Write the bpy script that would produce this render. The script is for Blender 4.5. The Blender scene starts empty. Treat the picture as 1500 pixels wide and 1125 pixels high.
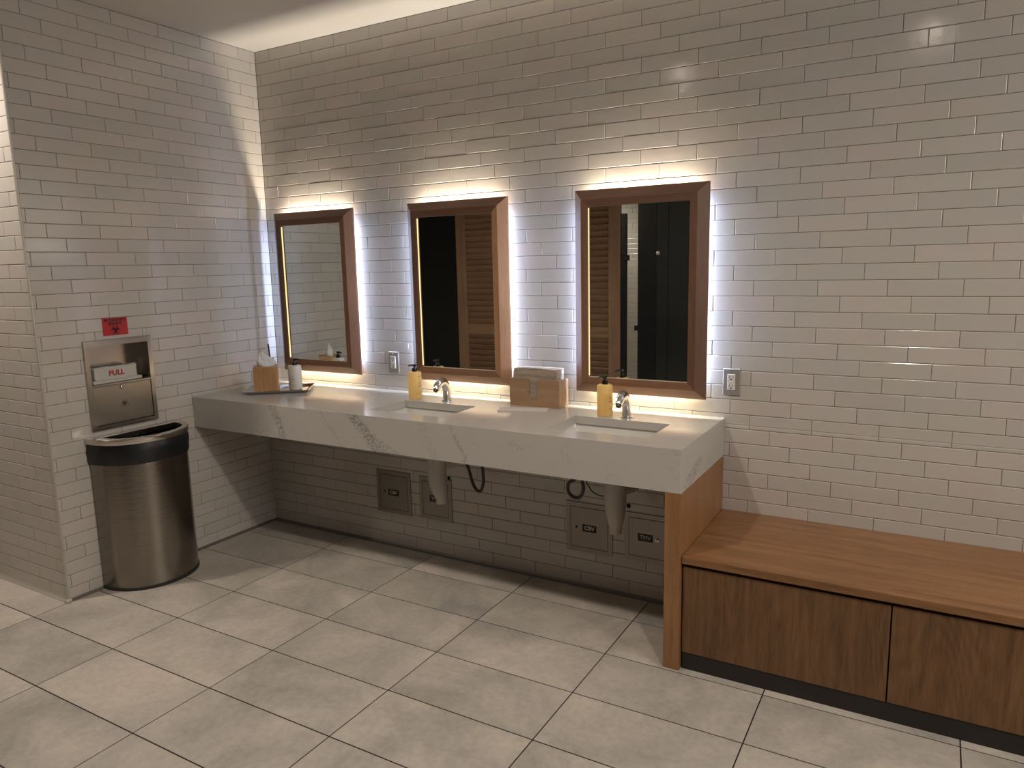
import bpy, bmesh, math, random
from mathutils import Vector, Matrix, Euler
random.seed(7)
SC = bpy.context.scene
COL = SC.collection
PI = math.pi
H = 0.0637            # height of one tile course with its joint
TL = 3.921 * H        # length of one tile with its joint
CEIL = 2.804
CZ = 0.872            # counter top

# ------------------------------------------------------------------ materials
def mat(name):
    m = bpy.data.materials.new(name); m.use_nodes = True
    nt = m.node_tree; b = nt.nodes['Principled BSDF']
    return m, nt, b
def N(nt, t, **kw):
    n = nt.nodes.new(t)
    for k, v in kw.items():
        if k in n.inputs: n.inputs[k].default_value = v
        else: setattr(n, k, v)
    return n
def L(nt, a, b): nt.links.new(a, b)
def plain(name, col, rough=0.5, metal=0.0, **kw):
    m, nt, b = mat(name)
    b.inputs['Base Color'].default_value = (*col, 1)
    b.inputs['Roughness'].default_value = rough
    b.inputs['Metallic'].default_value = metal
    for k, v in kw.items(): b.inputs[k].default_value = v
    return m
def coords(nt, scale=(1, 1, 1), space='Object', loc=(0, 0, 0)):
    tc = N(nt, 'ShaderNodeTexCoord'); mp = N(nt, 'ShaderNodeMapping')
    mp.inputs['Scale'].default_value = scale; mp.inputs['Location'].default_value = loc
    L(nt, tc.outputs[space], mp.inputs['Vector']); return mp.outputs['Vector']
def ramp(nt, fac, stops):
    r = N(nt, 'ShaderNodeValToRGB'); e = r.color_ramp.elements
    while len(e) < len(stops): e.new(0.5)
    for i, (p, c) in enumerate(stops):
        e[i].position = p; e[i].color = (*c, 1) if len(c) == 3 else c
    L(nt, fac, r.inputs['Fac']); return r.outputs['Color']
def noise(nt, vec, scale, detail=4, rough=0.5, dist=0.0):
    n = N(nt, 'ShaderNodeTexNoise'); n.inputs['Scale'].default_value = scale
    n.inputs['Detail'].default_value = detail; n.inputs['Roughness'].default_value = rough
    n.inputs['Distortion'].default_value = dist; L(nt, vec, n.inputs['Vector']); return n
def bump(nt, b, fac, strength, dist):
    n = N(nt, 'ShaderNodeBump'); n.inputs['Strength'].default_value = strength
    n.inputs['Distance'].default_value = dist
    L(nt, fac, n.inputs['Height']); L(nt, n.outputs['Normal'], b.inputs['Normal'])
def mix(nt, fac, a, c, mode='MIX'):
    n = N(nt, 'ShaderNodeMix'); n.data_type = 'RGBA'; n.blend_type = mode
    for s, v in ((n.inputs[0], fac), (n.inputs[6], a), (n.inputs[7], c)):
        if isinstance(v, (int, float)): s.default_value = v
        elif isinstance(v, tuple): s.default_value = (*v, 1)
        else: L(nt, v, s)
    return n.outputs[2]
def mth(nt, op, a, b=None, c=None):
    n = N(nt, 'ShaderNodeMath'); n.operation = op
    for i, v in enumerate((a, b, c)):
        if v is None: continue
        if isinstance(v, (int, float)): n.inputs[i].default_value = v
        else: L(nt, v, n.inputs[i])
    return n.outputs[0]

def m_tile():
    m, nt, b = mat('glazed_tile')
    at = N(nt, 'ShaderNodeAttribute'); at.attribute_name = 'tone'
    c = ramp(nt, at.outputs['Fac'], [(0, (0.485, 0.460, 0.422)), (0.5, (0.515, 0.485, 0.445)), (1, (0.54, 0.490, 0.452))])
    v = coords(nt, space='Object')
    n1 = noise(nt, v, 9, 3); n2 = noise(nt, v, 170, 2)
    L(nt, mix(nt, 0.10, c, n1.outputs['Color'], 'SOFT_LIGHT'), b.inputs['Base Color'])
    b.inputs['Roughness'].default_value = 0.15
    b.inputs['Coat Weight'].default_value = 0.15
    b.inputs['Coat Roughness'].default_value = 0.08
    s = mth(nt, 'ADD', mth(nt, 'MULTIPLY', n1.outputs['Fac'], 1.0), mth(nt, 'MULTIPLY', n2.outputs['Fac'], 0.09))
    bump(nt, b, s, 0.6, 0.0022)
    return m
def m_floor():
    m, nt, b = mat('porcelain_floor')
    at = N(nt, 'ShaderNodeAttribute'); at.attribute_name = 'tone'
    tc = N(nt, 'ShaderNodeTexCoord'); va = N(nt, 'ShaderNodeVectorMath'); va.operation = 'ADD'
    cb = N(nt, 'ShaderNodeCombineXYZ')
    for k, s in ((0, 31.0), (1, 17.0), (2, 9.0)): L(nt, mth(nt, 'MULTIPLY', at.outputs['Fac'], s), cb.inputs[k])
    L(nt, tc.outputs['Object'], va.inputs[0]); L(nt, cb.outputs[0], va.inputs[1])
    n1 = noise(nt, va.outputs[0], 2.2, 7, 0.62, 0.5); n2 = noise(nt, va.outputs[0], 40, 5, 0.65)
    c = ramp(nt, n1.outputs['Fac'], [(0.32, (0.31, 0.292, 0.262)), (0.5, (0.425, 0.390, 0.343)), (0.68, (0.545, 0.487, 0.425))])
    c2 = ramp(nt, n2.outputs['Fac'], [(0.35, (0.42, 0.42, 0.42)), (0.65, (0.56, 0.56, 0.56))])
    c = mix(nt, 0.55, c, c2, 'OVERLAY')
    n3 = noise(nt, va.outputs[0], 90, 2, 0.5)
    sp = ramp(nt, n3.outputs['Fac'], [(0.70, (0, 0, 0)), (0.78, (0.5, 0.5, 0.5))])
    spm = ramp(nt, n1.outputs['Fac'], [(0.5, (0, 0, 0)), (0.68, (1, 1, 1))])
    c = mix(nt, mth(nt, 'MULTIPLY', sp, spm), c, (0.62, 0.58, 0.5))
    L(nt, c, b.inputs['Base Color'])
    b.inputs['Roughness'].default_value = 0.48
    bump(nt, b, n2.outputs['Fac'], 0.15, 0.002)
    return m
def m_wood(name, axis, dark, mid, light, rough=0.42, sc=1.0, knots=False, cath=0.0):
    m, nt, b = mat(name)
    lo, hi = 1.1 * sc, 16.0 * sc
    s = {'x': (lo, hi, hi), 'y': (hi, lo, hi), 'z': (hi, hi, lo)}[axis]
    v = coords(nt, s)
    n1 = noise(nt, v, 1.4, 8, 0.62, 0.9)
    s2 = tuple(x * 6 for x in s)
    n2 = noise(nt, coords(nt, s2), 2.2, 4, 0.6, 0.2)
    f = mth(nt, 'ADD', mth(nt, 'MULTIPLY', n1.outputs['Fac'], 0.62), mth(nt, 'MULTIPLY', n2.outputs['Fac'], 0.38))
    if cath:
        s3 = {'x': (0.8, 5, 5), 'y': (5, 0.8, 5), 'z': (5, 5, 0.8)}[axis]
        n3 = noise(nt, coords(nt, s3), 1.0, 1, 0.4, 0.3)
        r = mth(nt, 'SINE', mth(nt, 'MULTIPLY', n3.outputs['Fac'], 120.0))
        f = mth(nt, 'ADD', f, mth(nt, 'MULTIPLY', r, cath))
    c = ramp(nt, f, [(0.32, dark), (0.5, mid), (0.68, light)])
    n4 = noise(nt, coords(nt, (1.2, 1.2, 1.2)), 2.0, 2)
    c = mix(nt, 0.22, c, n4.outputs['Fac'], 'SOFT_LIGHT')
    if knots:
        vo = N(nt, 'ShaderNodeTexVoronoi'); vo.inputs['Scale'].default_value = 1.0
        ks = {'x': (2.2, 9, 9), 'z': (9, 9, 2.2), 'y': (9, 2.2, 9)}[axis]
        L(nt, coords(nt, ks, loc=(0.3, 0.2, 0.45)), vo.inputs['Vector'])
        k = ramp(nt, vo.outputs['Distance'], [(0.03, (1, 1, 1)), (0.075, (0, 0, 0))])
        c = mix(nt, mth(nt, 'MULTIPLY', k, 0.7), c, tuple(x * 0.4 for x in dark))
    L(nt, c, b.inputs['Base Color']); b.inputs['Roughness'].default_value = rough
    bump(nt, b, f, 0.12, 0.001)
    return m
def m_marble():
    m, nt, b = mat('veined_quartz')
    v = coords(nt)
    sx = N(nt, 'ShaderNodeSeparateXYZ'); L(nt, v, sx.inputs[0]); X, Y, Z = sx.outputs
    nd = noise(nt, v, 5.0, 4, 0.6)
    # vein network: thin cracks
    dv = N(nt, 'ShaderNodeVectorMath'); dv.operation = 'ADD'
    dn = noise(nt, v, 22, 3, 0.6); sc_ = N(nt, 'ShaderNodeVectorMath'); sc_.operation = 'SCALE'
    L(nt, dn.outputs['Color'], sc_.inputs[0]); sc_.inputs['Scale'].default_value = 0.05
    L(nt, v, dv.inputs[0]); L(nt, sc_.outputs[0], dv.inputs[1])
    vo = N(nt, 'ShaderNodeTexVoronoi'); vo.feature = 'DISTANCE_TO_EDGE'; vo.inputs['Scale'].default_value = 46
    L(nt, dv.outputs[0], vo.inputs['Vector'])
    net = ramp(nt, vo.outputs['Distance'], [(0.0, (1, 1, 1)), (0.10, (0.18, 0.18, 0.18)), (0.2, (0, 0, 0))])
    S = mth(nt, 'ADD', mth(nt, 'MULTIPLY', Z, -0.55), mth(nt, 'MULTIPLY', Y, -0.25))   # runs down the apron and forward on the top
    def band(x0, slope, w, amt, zlo=-9.0):
        # |x - (x0 + slope*(0.872 - z)) + noise| < w
        c = mth(nt, 'SUBTRACT', X, mth(nt, 'ADD', x0, mth(nt, 'MULTIPLY', mth(nt, 'SUBTRACT', CZ, Z), slope)))
        c = mth(nt, 'ADD', c, mth(nt, 'MULTIPLY', mth(nt, 'SUBTRACT', nd.outputs['Fac'], 0.5), 0.10))
        c = mth(nt, 'ADD', c, mth(nt, 'MULTIPLY', mth(nt, 'ADD', Y, 0.622), 0.55))
        d = mth(nt, 'ABSOLUTE', c)
        r = mth(nt, 'SUBTRACT', 1.0, mth(nt, 'DIVIDE', d, w)); r = mth(nt, 'MAXIMUM', r, 0.0)
        r = mth(nt, 'MINIMUM', mth(nt, 'MULTIPLY', r, 2.2), 1.0)
        return mth(nt, 'MULTIPLY', r, amt)
    tot = band(0.63, 0.42, 0.032, 0.9)
    for a in ((1.17, 0.95, 0.055, 1.0), (1.13, 1.7, 0.035, 0.6), (0.96, 0.8, 0.010, 0.45), (1.74, 0.35, 0.012, 0.6), (1.56, 0.5, 0.03, 0.25)):
        tot = mth(nt, 'MAXIMUM', tot, band(*a))
    tot = mth(nt, 'MULTIPLY', tot, mth(nt, 'LESS_THAN', Y, -0.618))
    tot = mth(nt, 'MULTIPLY', tot, mth(nt, 'LESS_THAN', X, 2.5))
    sd = mth(nt, 'ADD', mth(nt, 'POWER', mth(nt, 'DIVIDE', mth(nt, 'ADD', Y, 0.47), 0.14), 2.0), mth(nt, 'POWER', mth(nt, 'DIVIDE', mth(nt, 'SUBTRACT', Z, mth(nt, 'ADD', 0.745, mth(nt, 'MULTIPLY', mth(nt, 'ADD', Y, 0.47), 0.25))), 0.035), 2.0))
    sd = mth(nt, 'MULTIPLY', mth(nt, 'MAXIMUM', mth(nt, 'SUBTRACT', 1.0, sd), 0.0), mth(nt, 'GREATER_THAN', X, 2.75))
    tot = mth(nt, 'MAXIMUM', tot, mth(nt, 'MINIMUM', mth(nt, 'MULTIPLY', sd, 1.2), 0.7))
    fac = mth(nt, 'MULTIPLY', net, tot)
    # a few lone hairline veins
    n5 = noise(nt, coords(nt, (1.4, 1.4, 2.0)), 1.9, 5, 0.62, 0.6)
    hl = mth(nt, 'ABSOLUTE', mth(nt, 'SUBTRACT', n5.outputs['Fac'], 0.5))
    hl = ramp(nt, hl, [(0.0, (0.6, 0.6, 0.6)), (0.004, (0, 0, 0))])
    n6 = noise(nt, v, 6.0, 2); hm = ramp(nt, n6.outputs['Fac'], [(0.5, (0, 0, 0)), (0.62, (1, 1, 1))])
    fac = mth(nt, 'MAXIMUM', fac, mth(nt, 'MULTIPLY', hl, hm))
    blot = mix(nt, mth(nt, 'MULTIPLY', tot, 0.16), (0.475, 0.458, 0.425), (0.36, 0.34, 0.32))
    c = mix(nt, mth(nt, 'MULTIPLY', fac, 0.85), blot, (0.15, 0.13, 0.115))
    L(nt, c, b.inputs['Base Color']); b.inputs['Roughness'].default_value = 0.13
    return m
def m_steel(name, axis='z', rough=0.3, col=(0.56, 0.52, 0.47), amt=0.12):
    m, nt, b = mat(name)
    s = {'z': (260, 260, 3), 'x': (3, 260, 260), 'y': (260, 3, 260), 'h': (3, 3, 420)}[axis]
    n = noise(nt, coords(nt, s), 1.0, 2)
    b.inputs['Base Color'].default_value = (*col, 1); b.inputs['Metallic'].default_value = 1
    n2 = noise(nt, coords(nt, (5, 5, 5)), 1.0, 2)
    r = mth(nt, 'ADD', rough - 0.05, mth(nt, 'MULTIPLY', n2.outputs['Fac'], 0.10))
    L(nt, r, b.inputs['Roughness'])
    bump(nt, b, n.outputs['Fac'], amt, 0.001)
    return m
def m_emit(name, col, s):
    m = bpy.data.materials.new(name); m.use_nodes = True; nt = m.node_tree
    nt.nodes.remove(nt.nodes['Principled BSDF'])
    e = N(nt, 'ShaderNodeEmission'); e.inputs[0].default_value = (*col, 1); e.inputs[1].default_value = s
    L(nt, e.outputs[0], nt.nodes['Material Output'].inputs[0]); return m
def m_paint():
    m, nt, b = mat('ceiling_paint')
    n = noise(nt, coords(nt), 40, 3)
    b.inputs['Base Color'].default_value = (0.68, 0.655, 0.61, 1); b.inputs['Roughness'].default_value = 0.6
    bump(nt, b, n.outputs['Fac'], 0.06, 0.001); return m
def m_soap():
    m, nt, b = mat('amber_soap')
    b.inputs['Base Color'].default_value = (0.93, 0.70, 0.30, 1); b.inputs['Roughness'].default_value = 0.18
    tr = N(nt, 'ShaderNodeBsdfTranslucent'); tr.inputs[0].default_value = (1.0, 0.82, 0.45, 1)
    mx = N(nt, 'ShaderNodeMixShader'); mx.inputs[0].default_value = 0.5
    L(nt, b.outputs[0], mx.inputs[1]); L(nt, tr.outputs[0], mx.inputs[2])
    L(nt, mx.outputs[0], nt.nodes['Material Output'].inputs[0]); return m
def m_tissue():
    m, nt, b = mat('tissue_paper')
    b.inputs['Base Color'].default_value = (0.85, 0.83, 0.8, 1); b.inputs['Roughness'].default_value = 0.9
    tr = N(nt, 'ShaderNodeBsdfTranslucent'); tr.inputs[0].default_value = (0.9, 0.88, 0.85, 1)
    mx = N(nt, 'ShaderNodeMixShader'); mx.inputs[0].default_value = 0.4
    L(nt, b.outputs[0], mx.inputs[1]); L(nt, tr.outputs[0], mx.inputs[2])
    L(nt, mx.outputs[0], nt.nodes['Material Output'].inputs[0]); return m
def m_towel():
    m, nt, b = mat('paper_towel')
    n = noise(nt, coords(nt, (12, 12, 900)), 1.0, 3, 0.6)
    L(nt, ramp(nt, n.outputs['Fac'], [(0.35, (0.30, 0.24, 0.18)), (0.65, (0.50, 0.42, 0.34))]), b.inputs['Base Color'])
    b.inputs['Roughness'].default_value = 0.9; bump(nt, b, n.outputs['Fac'], 0.5, 0.002); return m

TILE, FLOOR, MARBLE, CEILP = m_tile(), m_floor(), m_marble(), m_paint()
GROUT = plain('dark_grout', (0.085, 0.07, 0.058), 0.9)
FGROUT = plain('floor_joint', (0.014, 0.012, 0.011), 0.9)
OAK = ((0.135, 0.060, 0.021), (0.238, 0.115, 0.045), (0.31, 0.158, 0.067))
OAKX = m_wood('oak_lengthwise', 'x', *OAK, rough=0.33)
OAKD = m_wood('oak_door_face', 'z', (0.090, 0.042, 0.015), (0.158, 0.078, 0.031), (0.215, 0.112, 0.048), rough=0.45, sc=1.7, cath=0.035)
OAKZ = m_wood('oak_upright', 'z', (0.20, 0.095, 0.036), (0.28, 0.138, 0.055), (0.35, 0.18, 0.075), rough=0.38)
OAKY = m_wood('oak_end_grain', 'z', (0.19, 0.082, 0.03), (0.27, 0.125, 0.05), (0.33, 0.16, 0.068), rough=0.45)
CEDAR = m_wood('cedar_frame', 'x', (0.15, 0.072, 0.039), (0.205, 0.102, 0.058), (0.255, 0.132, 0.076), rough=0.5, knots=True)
CEDAR_SHADE = m_wood('shaded_cedar_frame', 'x', (0.095, 0.045, 0.026), (0.135, 0.066, 0.038), (0.17, 0.085, 0.05), rough=0.5)  # same cedar, colour darkened for rails left in shade
CEDAR_LIT = m_wood('lit_cedar_frame', 'x', (0.27, 0.138, 0.07), (0.37, 0.195, 0.10), (0.44, 0.25, 0.135), rough=0.5, knots=True)  # same cedar, colour lightened for the rail lit by the neighbouring mirror
LOUV = m_wood('stained_louver', 'x', (0.17, 0.095, 0.055), (0.25, 0.145, 0.085), (0.31, 0.185, 0.11), rough=0.55)
LOUVZ = m_wood('stained_stile', 'z', (0.17, 0.095, 0.055), (0.25, 0.145, 0.085), (0.31, 0.185, 0.11), rough=0.55)
BAMBOO = m_wood('bamboo_box', 'z', (0.28, 0.14, 0.055), (0.40, 0.215, 0.09), (0.50, 0.29, 0.13), rough=0.4)
BIRCH = m_wood('birch_box', 'x', (0.27, 0.165, 0.088), (0.34, 0.215, 0.12), (0.40, 0.265, 0.155), rough=0.45, knots=True)
STEEL = m_steel('brushed_steel', 'y', 0.22, (0.50, 0.46, 0.41), 0.04)
STEELV = m_steel('brushed_steel_body', 'h', 0.13, (0.27, 0.245, 0.215), 0.5)
STEELP = m_steel('dull_steel_panel', 'x', 0.40, (0.27, 0.245, 0.215), 0.1)
RIMST = m_steel('polished_rim', 'h', 0.16, (0.62, 0.58, 0.52), 0.1)
CHROME = plain('chrome', (0.75, 0.74, 0.73), 0.06, 1.0)
TRAYM = plain('polished_tray', (0.62, 0.6, 0.58), 0.14, 1.0)
ALU = plain('aluminium_trim', (0.60, 0.56, 0.50), 0.38, 0.55)
COVE = plain('cove_profile', (0.17, 0.155, 0.14), 0.45, 0.3)
MIRR = plain('mirror_silver', (0.80, 0.84, 0.80), 0.0, 1.0)
BLACKP = plain('black_plastic', (0.008, 0.008, 0.009), 0.22)
BAG = plain('black_bin_bag', (0.008, 0.009, 0.011), 0.38)
WHITEP = plain('white_plastic', (0.72, 0.70, 0.66), 0.35)
PVC = plain('grey_white_pvc', (0.50, 0.47, 0.42), 0.4)
RUBBER = plain('dark_rubber', (0.02, 0.019, 0.018), 0.5)
HOSE = plain('braided_hose', (0.07, 0.062, 0.055), 0.45, 0.5)
CERAM = plain('white_ceramic', (0.66, 0.64, 0.60), 0.1)
LOTION = plain('white_bottle', (0.60, 0.56, 0.50), 0.35)
RED = plain('red_sticker', (0.42, 0.018, 0.022), 0.5)
REDINK = plain('red_ink', (0.42, 0.03, 0.025), 0.5)
INK = plain('black_ink', (0.012, 0.010, 0.010), 0.6)
GREYINK = plain('grey_ink', (0.16, 0.10, 0.06), 0.6)
LABELW = plain('white_lettering', (0.62, 0.60, 0.57), 0.5)
TOE = plain('dark_toe_kick', (0.018, 0.015, 0.013), 0.55)
LAMB = plain('charcoal_laminate', (0.020, 0.022, 0.022), 0.20)
PLATE = plain('satin_cover_plate', (0.42, 0.40, 0.37), 0.35, 0.5)
LAMB2 = plain('black_laminate', (0.006, 0.007, 0.009), 0.25)
SOAP, TISSUE, TOWEL = m_soap(), m_tissue(), m_towel()
CLEAR = plain('frosted_clear_plastic', (0.75, 0.73, 0.68), 0.3, **{'Transmission Weight': 0.35})
GLASS = plain('clear_glass', (0.9, 0.9, 0.9), 0.03, **{'Transmission Weight': 1.0})
PAINTW = plain('painted_wall', (0.50, 0.47, 0.43), 0.6)
LEAKGLOW = m_emit('mirror_edge_glow', (1.0, 0.72, 0.34), 1.5)
LEDM = m_emit('led_tape', (0.9, 0.95, 1.0), 1.0)
BULB = m_emit('downlight_lens', (1.0, 0.86, 0.68), 4.0)

# ------------------------------------------------------------------ builders
class MB:
    def __init__(s): s.v = []; s.f = []; s.m = []; s.smooth = False; s.tone = []
    def add(s, vs, fs, mi=0, tone=0.5):
        o = len(s.v); s.v += [tuple(v) for v in vs]
        for f in fs: s.f.append([o + i for i in f]); s.m.append(mi); s.tone.append(tone)
        return s
    def box(s, x0, x1, y0, y1, z0, z1, mi=0, tone=0.5, bev=0.0):
        if bev > 0:
            bm = bmesh.new(); bmesh.ops.create_cube(bm, size=1)
            for v in bm.verts: v.co = ((x0+x1)/2 + v.co.x*(x1-x0), (y0+y1)/2 + v.co.y*(y1-y0), (z0+z1)/2 + v.co.z*(z1-z0))
            bmesh.ops.bevel(bm, geom=list(bm.edges), offset=bev, segments=2, affect='EDGES', profile=0.5)
            bm.verts.ensure_lookup_table()
            s.add([v.co[:] for v in bm.verts], [[v.index for v in f.verts] for f in bm.faces], mi, tone); bm.free(); return s
        vs = [(x, y, z) for x in (x0, x1) for y in (y0, y1) for z in (z0, z1)]
        return s.add(vs, [(0, 1, 3, 2), (4, 6, 7, 5), (0, 4, 5, 1), (2, 3, 7, 6), (0, 2, 6, 4), (1, 5, 7, 3)], mi, tone)
    def lathe(s, prof, cx=0, cy=0, n=32, mi=0, sx=1, sy=1, cap=True):
        vs = []; fs = []; k = len(prof)
        for i in range(n):
            a = 2*PI*i/n
            for r, z in prof: vs.append((cx + sx*r*math.cos(a), cy + sy*r*math.sin(a), z))
        for i in range(n):
            j = (i+1) % n
            for q in range(k-1): fs.append((i*k+q, j*k+q, j*k+q+1, i*k+q+1))
        if cap:
            fs.append([i*k for i in range(n)][::-1]); fs.append([i*k+k-1 for i in range(n)])
        s.smooth = True
        return s.add(vs, fs, mi)
    def tube(s, pts, rad, n=12, mi=0, caps=True, flat=1.0):
        pts = [Vector(p) for p in pts]; m = len(pts)
        rad = rad if isinstance(rad, (list, tuple)) else [rad]*m
        vs = []; fs = []; ref = None
        for i, p in enumerate(pts):
            t = (pts[min(i+1, m-1)] - pts[max(i-1, 0)]).normalized()
            if ref is None:
                ref = Vector((0, 0, 1)).cross(t)
                if ref.length < 0.1: ref = Vector((1, 0, 0)).cross(t)
            a = (ref - t*ref.dot(t)).normalized(); ref = a; b = t.cross(a)
            for q in range(n):
                an = 2*PI*q/n; vs.append(p + a*math.cos(an)*rad[i] + b*math.sin(an)*rad[i]*flat)
        for i in range(m-1):
            for q in range(n):
                r = (q+1) % n; fs.append((i*n+q, i*n+r, (i+1)*n+r, (i+1)*n+q))
        if caps: fs.append(list(range(n))[::-1]); fs.append(list(range((m-1)*n, m*n)))
        s.smooth = True
        return s.add(vs, fs, mi)
    def prism(s, poly, z0, z1, mi=0):
        n = len(poly); vs = [(x, y, z0) for x, y in poly] + [(x, y, z1) for x, y in poly]
        fs = [list(range(n))[::-1], list(range(n, 2*n))] + [(i, (i+1) % n, n+(i+1) % n, n+i) for i in range(n)]
        return s.add(vs, fs, mi)
    def build(s, name, mats, parent=None, M=None, auto=40):
        me = bpy.data.meshes.new(name)
        vs = [M @ Vector(v) for v in s.v] if M is not None else s.v
        me.from_pydata([tuple(v) for v in vs], [], s.f)
        for m in (mats if isinstance(mats, (list, tuple)) else [mats]): me.materials.append(m)
        me.polygons.foreach_set('material_index', s.m)
        at = me.attributes.new('tone', 'FLOAT', 'FACE'); at.data.foreach_set('value', s.tone)
        if s.smooth:
            me.polygons.foreach_set('use_smooth', [True]*len(s.f))
            bm = bmesh.new(); bm.from_mesh(me); bmesh.ops.recalc_face_normals(bm, faces=bm.faces)
            for e in bm.edges:
                if len(e.link_faces) == 2 and e.calc_face_angle(0) > math.radians(auto): e.smooth = False
            bm.to_mesh(me); bm.free()
        else:
            bm = bmesh.new(); bm.from_mesh(me); bmesh.ops.recalc_face_normals(bm, faces=bm.faces); bm.to_mesh(me); bm.free()
        o = bpy.data.objects.new(name, me); COL.objects.link(o)
        if parent is not None: o.parent = parent
        return o
def tag(o, label, cat, group=None, kind=None):
    o['label'] = label; o['category'] = cat
    if group: o['group'] = group
    if kind: o['kind'] = kind
    return o
def thing(name, loc, label, cat, group=None, rz=0.0):
    o = bpy.data.objects.new(name, None); o.empty_display_size = 0.05; COL.objects.link(o)
    o.location = loc; o.rotation_euler = (0, 0, rz); return tag(o, label, cat, group)
def struct(o): o['kind'] = 'structure'; return o
def text_mesh(name, s, size, material, parent, M, bold=0.0, ext=0.0003, align='CENTER', space=1.0, xs=1.0):
    cu = bpy.data.curves.new(name, 'FONT'); cu.body = s; cu.size = size; cu.extrude = ext; cu.offset = bold
    cu.align_x = align; cu.align_y = 'CENTER'; cu.space_character = space; cu.resolution_u = 3
    t = bpy.data.objects.new(name + '_curve', cu); COL.objects.link(t)
    dg = bpy.context.evaluated_depsgraph_get(); me = bpy.data.meshes.new_from_object(t.evaluated_get(dg))
    bpy.data.objects.remove(t); me.name = name
    me.transform(M @ Matrix.Diagonal((xs, 1, 1, 1))); me.materials.clear(); me.materials.append(material)
    o = bpy.data.objects.new(name, me); COL.objects.link(o); o.parent = parent; return o
def facing(loc, right, up):
    r = Vector(right).normalized(); u = Vector(up).normalized(); n = r.cross(u)
    M = Matrix((r, u, n)).transposed().to_4x4(); M.translation = Vector(loc); return M
BACK = lambda x, y, z: facing((x, y, z), (1, 0, 0), (0, 0, 1))     # faces -y
SIDE = lambda x, y, z: facing((x, y, z), (0, 1, 0), (0, 0, 1))     # faces +x

# ------------------------------------------------------------------ tiled walls
def tiled_wall(name, mapf, u0, u1, z0, z1, phase, zp=0.0, holes=(), rng=None, g=0.0013):
    """mapf(u, z, depth_out) -> world point; tile faces sit at depth 0, joints 1.6 mm behind"""
    rng = rng or random.Random(name); mb = MB(); D = 0.0021; B = 0.0026
    def sub(rect, hs):
        out = [rect]
        for h in hs:
            nxt = []
            for a0, a1, b0, b1 in out:
                if a1 <= h[0] or a0 >= h[1] or b1 <= h[2] or b0 >= h[3]: nxt.append((a0, a1, b0, b1)); continue
                if a0 < h[0]: nxt.append((a0, h[0], b0, b1))
                if a1 > h[1]: nxt.append((h[1], a1, b0, b1))
                c0, c1 = max(a0, h[0]), min(a1, h[1])
                if b0 < h[2]: nxt.append((c0, c1, b0, h[2]))
                if b1 > h[3]: nxt.append((c0, c1, h[3], b1))
            out = nxt
        return out
    for a0, a1, b0, b1 in sub((u0, u1, z0, z1), holes):
        mb.add([mapf(a0, b0, -D), mapf(a1, b0, -D), mapf(a1, b1, -D), mapf(a0, b1, -D)], [(0, 1, 2, 3)], 1)
    k0 = int(math.floor((z0 - zp)/H)); k1 = int(math.ceil((z1 - zp)/H))
    for k in range(k0, k1):
        za, zb = zp + k*H + g/2, zp + (k+1)*H - g/2
        za, zb = max(za, z0), min(zb, z1)
        if zb - za < 0.004: continue
        ph = phase(k); n0 = int(math.floor((u0 - ph)/TL)) - 1; n1 = int(math.ceil((u1 - ph)/TL)) + 1
        for n in range(n0, n1):
            ua, ub = ph + n*TL + g/2, ph + (n+1)*TL - g/2
            ua, ub = max(ua, u0), min(ub, u1)
            if ub - ua < 0.004: continue
            tone = rng.random(); tu = rng.gauss(0, 0.0010); tv = rng.gauss(0, 0.0025); off = rng.gauss(0, 0.00022)
            cu, cv = (ua+ub)/2, (za+zb)/2
            for a0, a1, b0, b1 in sub((ua, ub, za, zb), holes):
                if a1-a0 < 0.003 or b1-b0 < 0.003: continue
                d = lambda u, z: off + tu*(u-cu) + tv*(z-cv)
                vs = [mapf(a0, b0, -D), mapf(a1, b0, -D), mapf(a1, b1, -D), mapf(a0, b1, -D)]
                c = [(a0, b0), (a1, b0), (a1, b1), (a0, b1)]
                c2 = [(a0+B*.35, b0+B*.35), (a1-B*.35, b0+B*.35), (a1-B*.35, b1-B*.35), (a0+B*.35, b1-B*.35)]
                c3 = [(a0+B, b0+B), (a1-B, b0+B), (a1-B, b1-B), (a0+B, b1-B)]
                vs += [mapf(u, z, d(u, z) - 0.0008) for u, z in c2] + [mapf(u, z, d(u, z)) for u, z in c3]
                fs = [(8, 9, 10, 11)]
                for q in (0, 4):
                    for i in range(4): fs.append((q+i, q+(i+1) % 4, q+4+(i+1) % 4, q+4+i))
                mb.add(vs, fs, 0, tone)
    return struct(mb.build(name, [TILE, GROUT]))

XR = 6.2                                # right-hand wall
tiled_wall('wall_back', lambda u, z, d: (u, -d, z), 0, XR, 0.845, CEIL,
           lambda k: 44.9025*H + (16-k)/3*TL, -0.0003)
tiled_wall('wall_back_lower', lambda u, z, d: (u, -0.102-d, z), 0, 2.70, 0.009, 0.84,
           lambda k: 0.1065 - k/3*TL, 0.0092, holes=[])
tiled_wall('wall_back_bench', lambda u, z, d: (u, -d, z), 2.70, XR, 0.0, 0.845,
           lambda k: 44.9025*H + (16-k)/3*TL, -0.0003)
CAB = (-1.176, -0.850, 0.805, 1.222)    # opening cut for the sharps cabinet
tiled_wall('wall_left', lambda u, z, d: (d, u, z), -1.386, 0, 0.009, CEIL,
           lambda k: -(0.0379 + (42-k)*2/3*TL), 0.0, holes=[CAB])
tiled_wall('wall_left_return', lambda u, z, d: (u, -1.389-d, z), -3.0, -0.003, 0.012, CEIL,
           lambda k: -(0.0758 + (k-8)/3*TL), 0.010)
tiled_wall('wall_stall_back', lambda u, z, d: (-u, -6.0+d, z), -XR, 3.0, 0.0, CEIL,
           lambda k: 0.08 + k/3*TL, 0.0)
struct(MB().box(XR, XR+0.1, -6.0, 0.1, 0, CEIL).build('wall_right', PAINTW))
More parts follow.
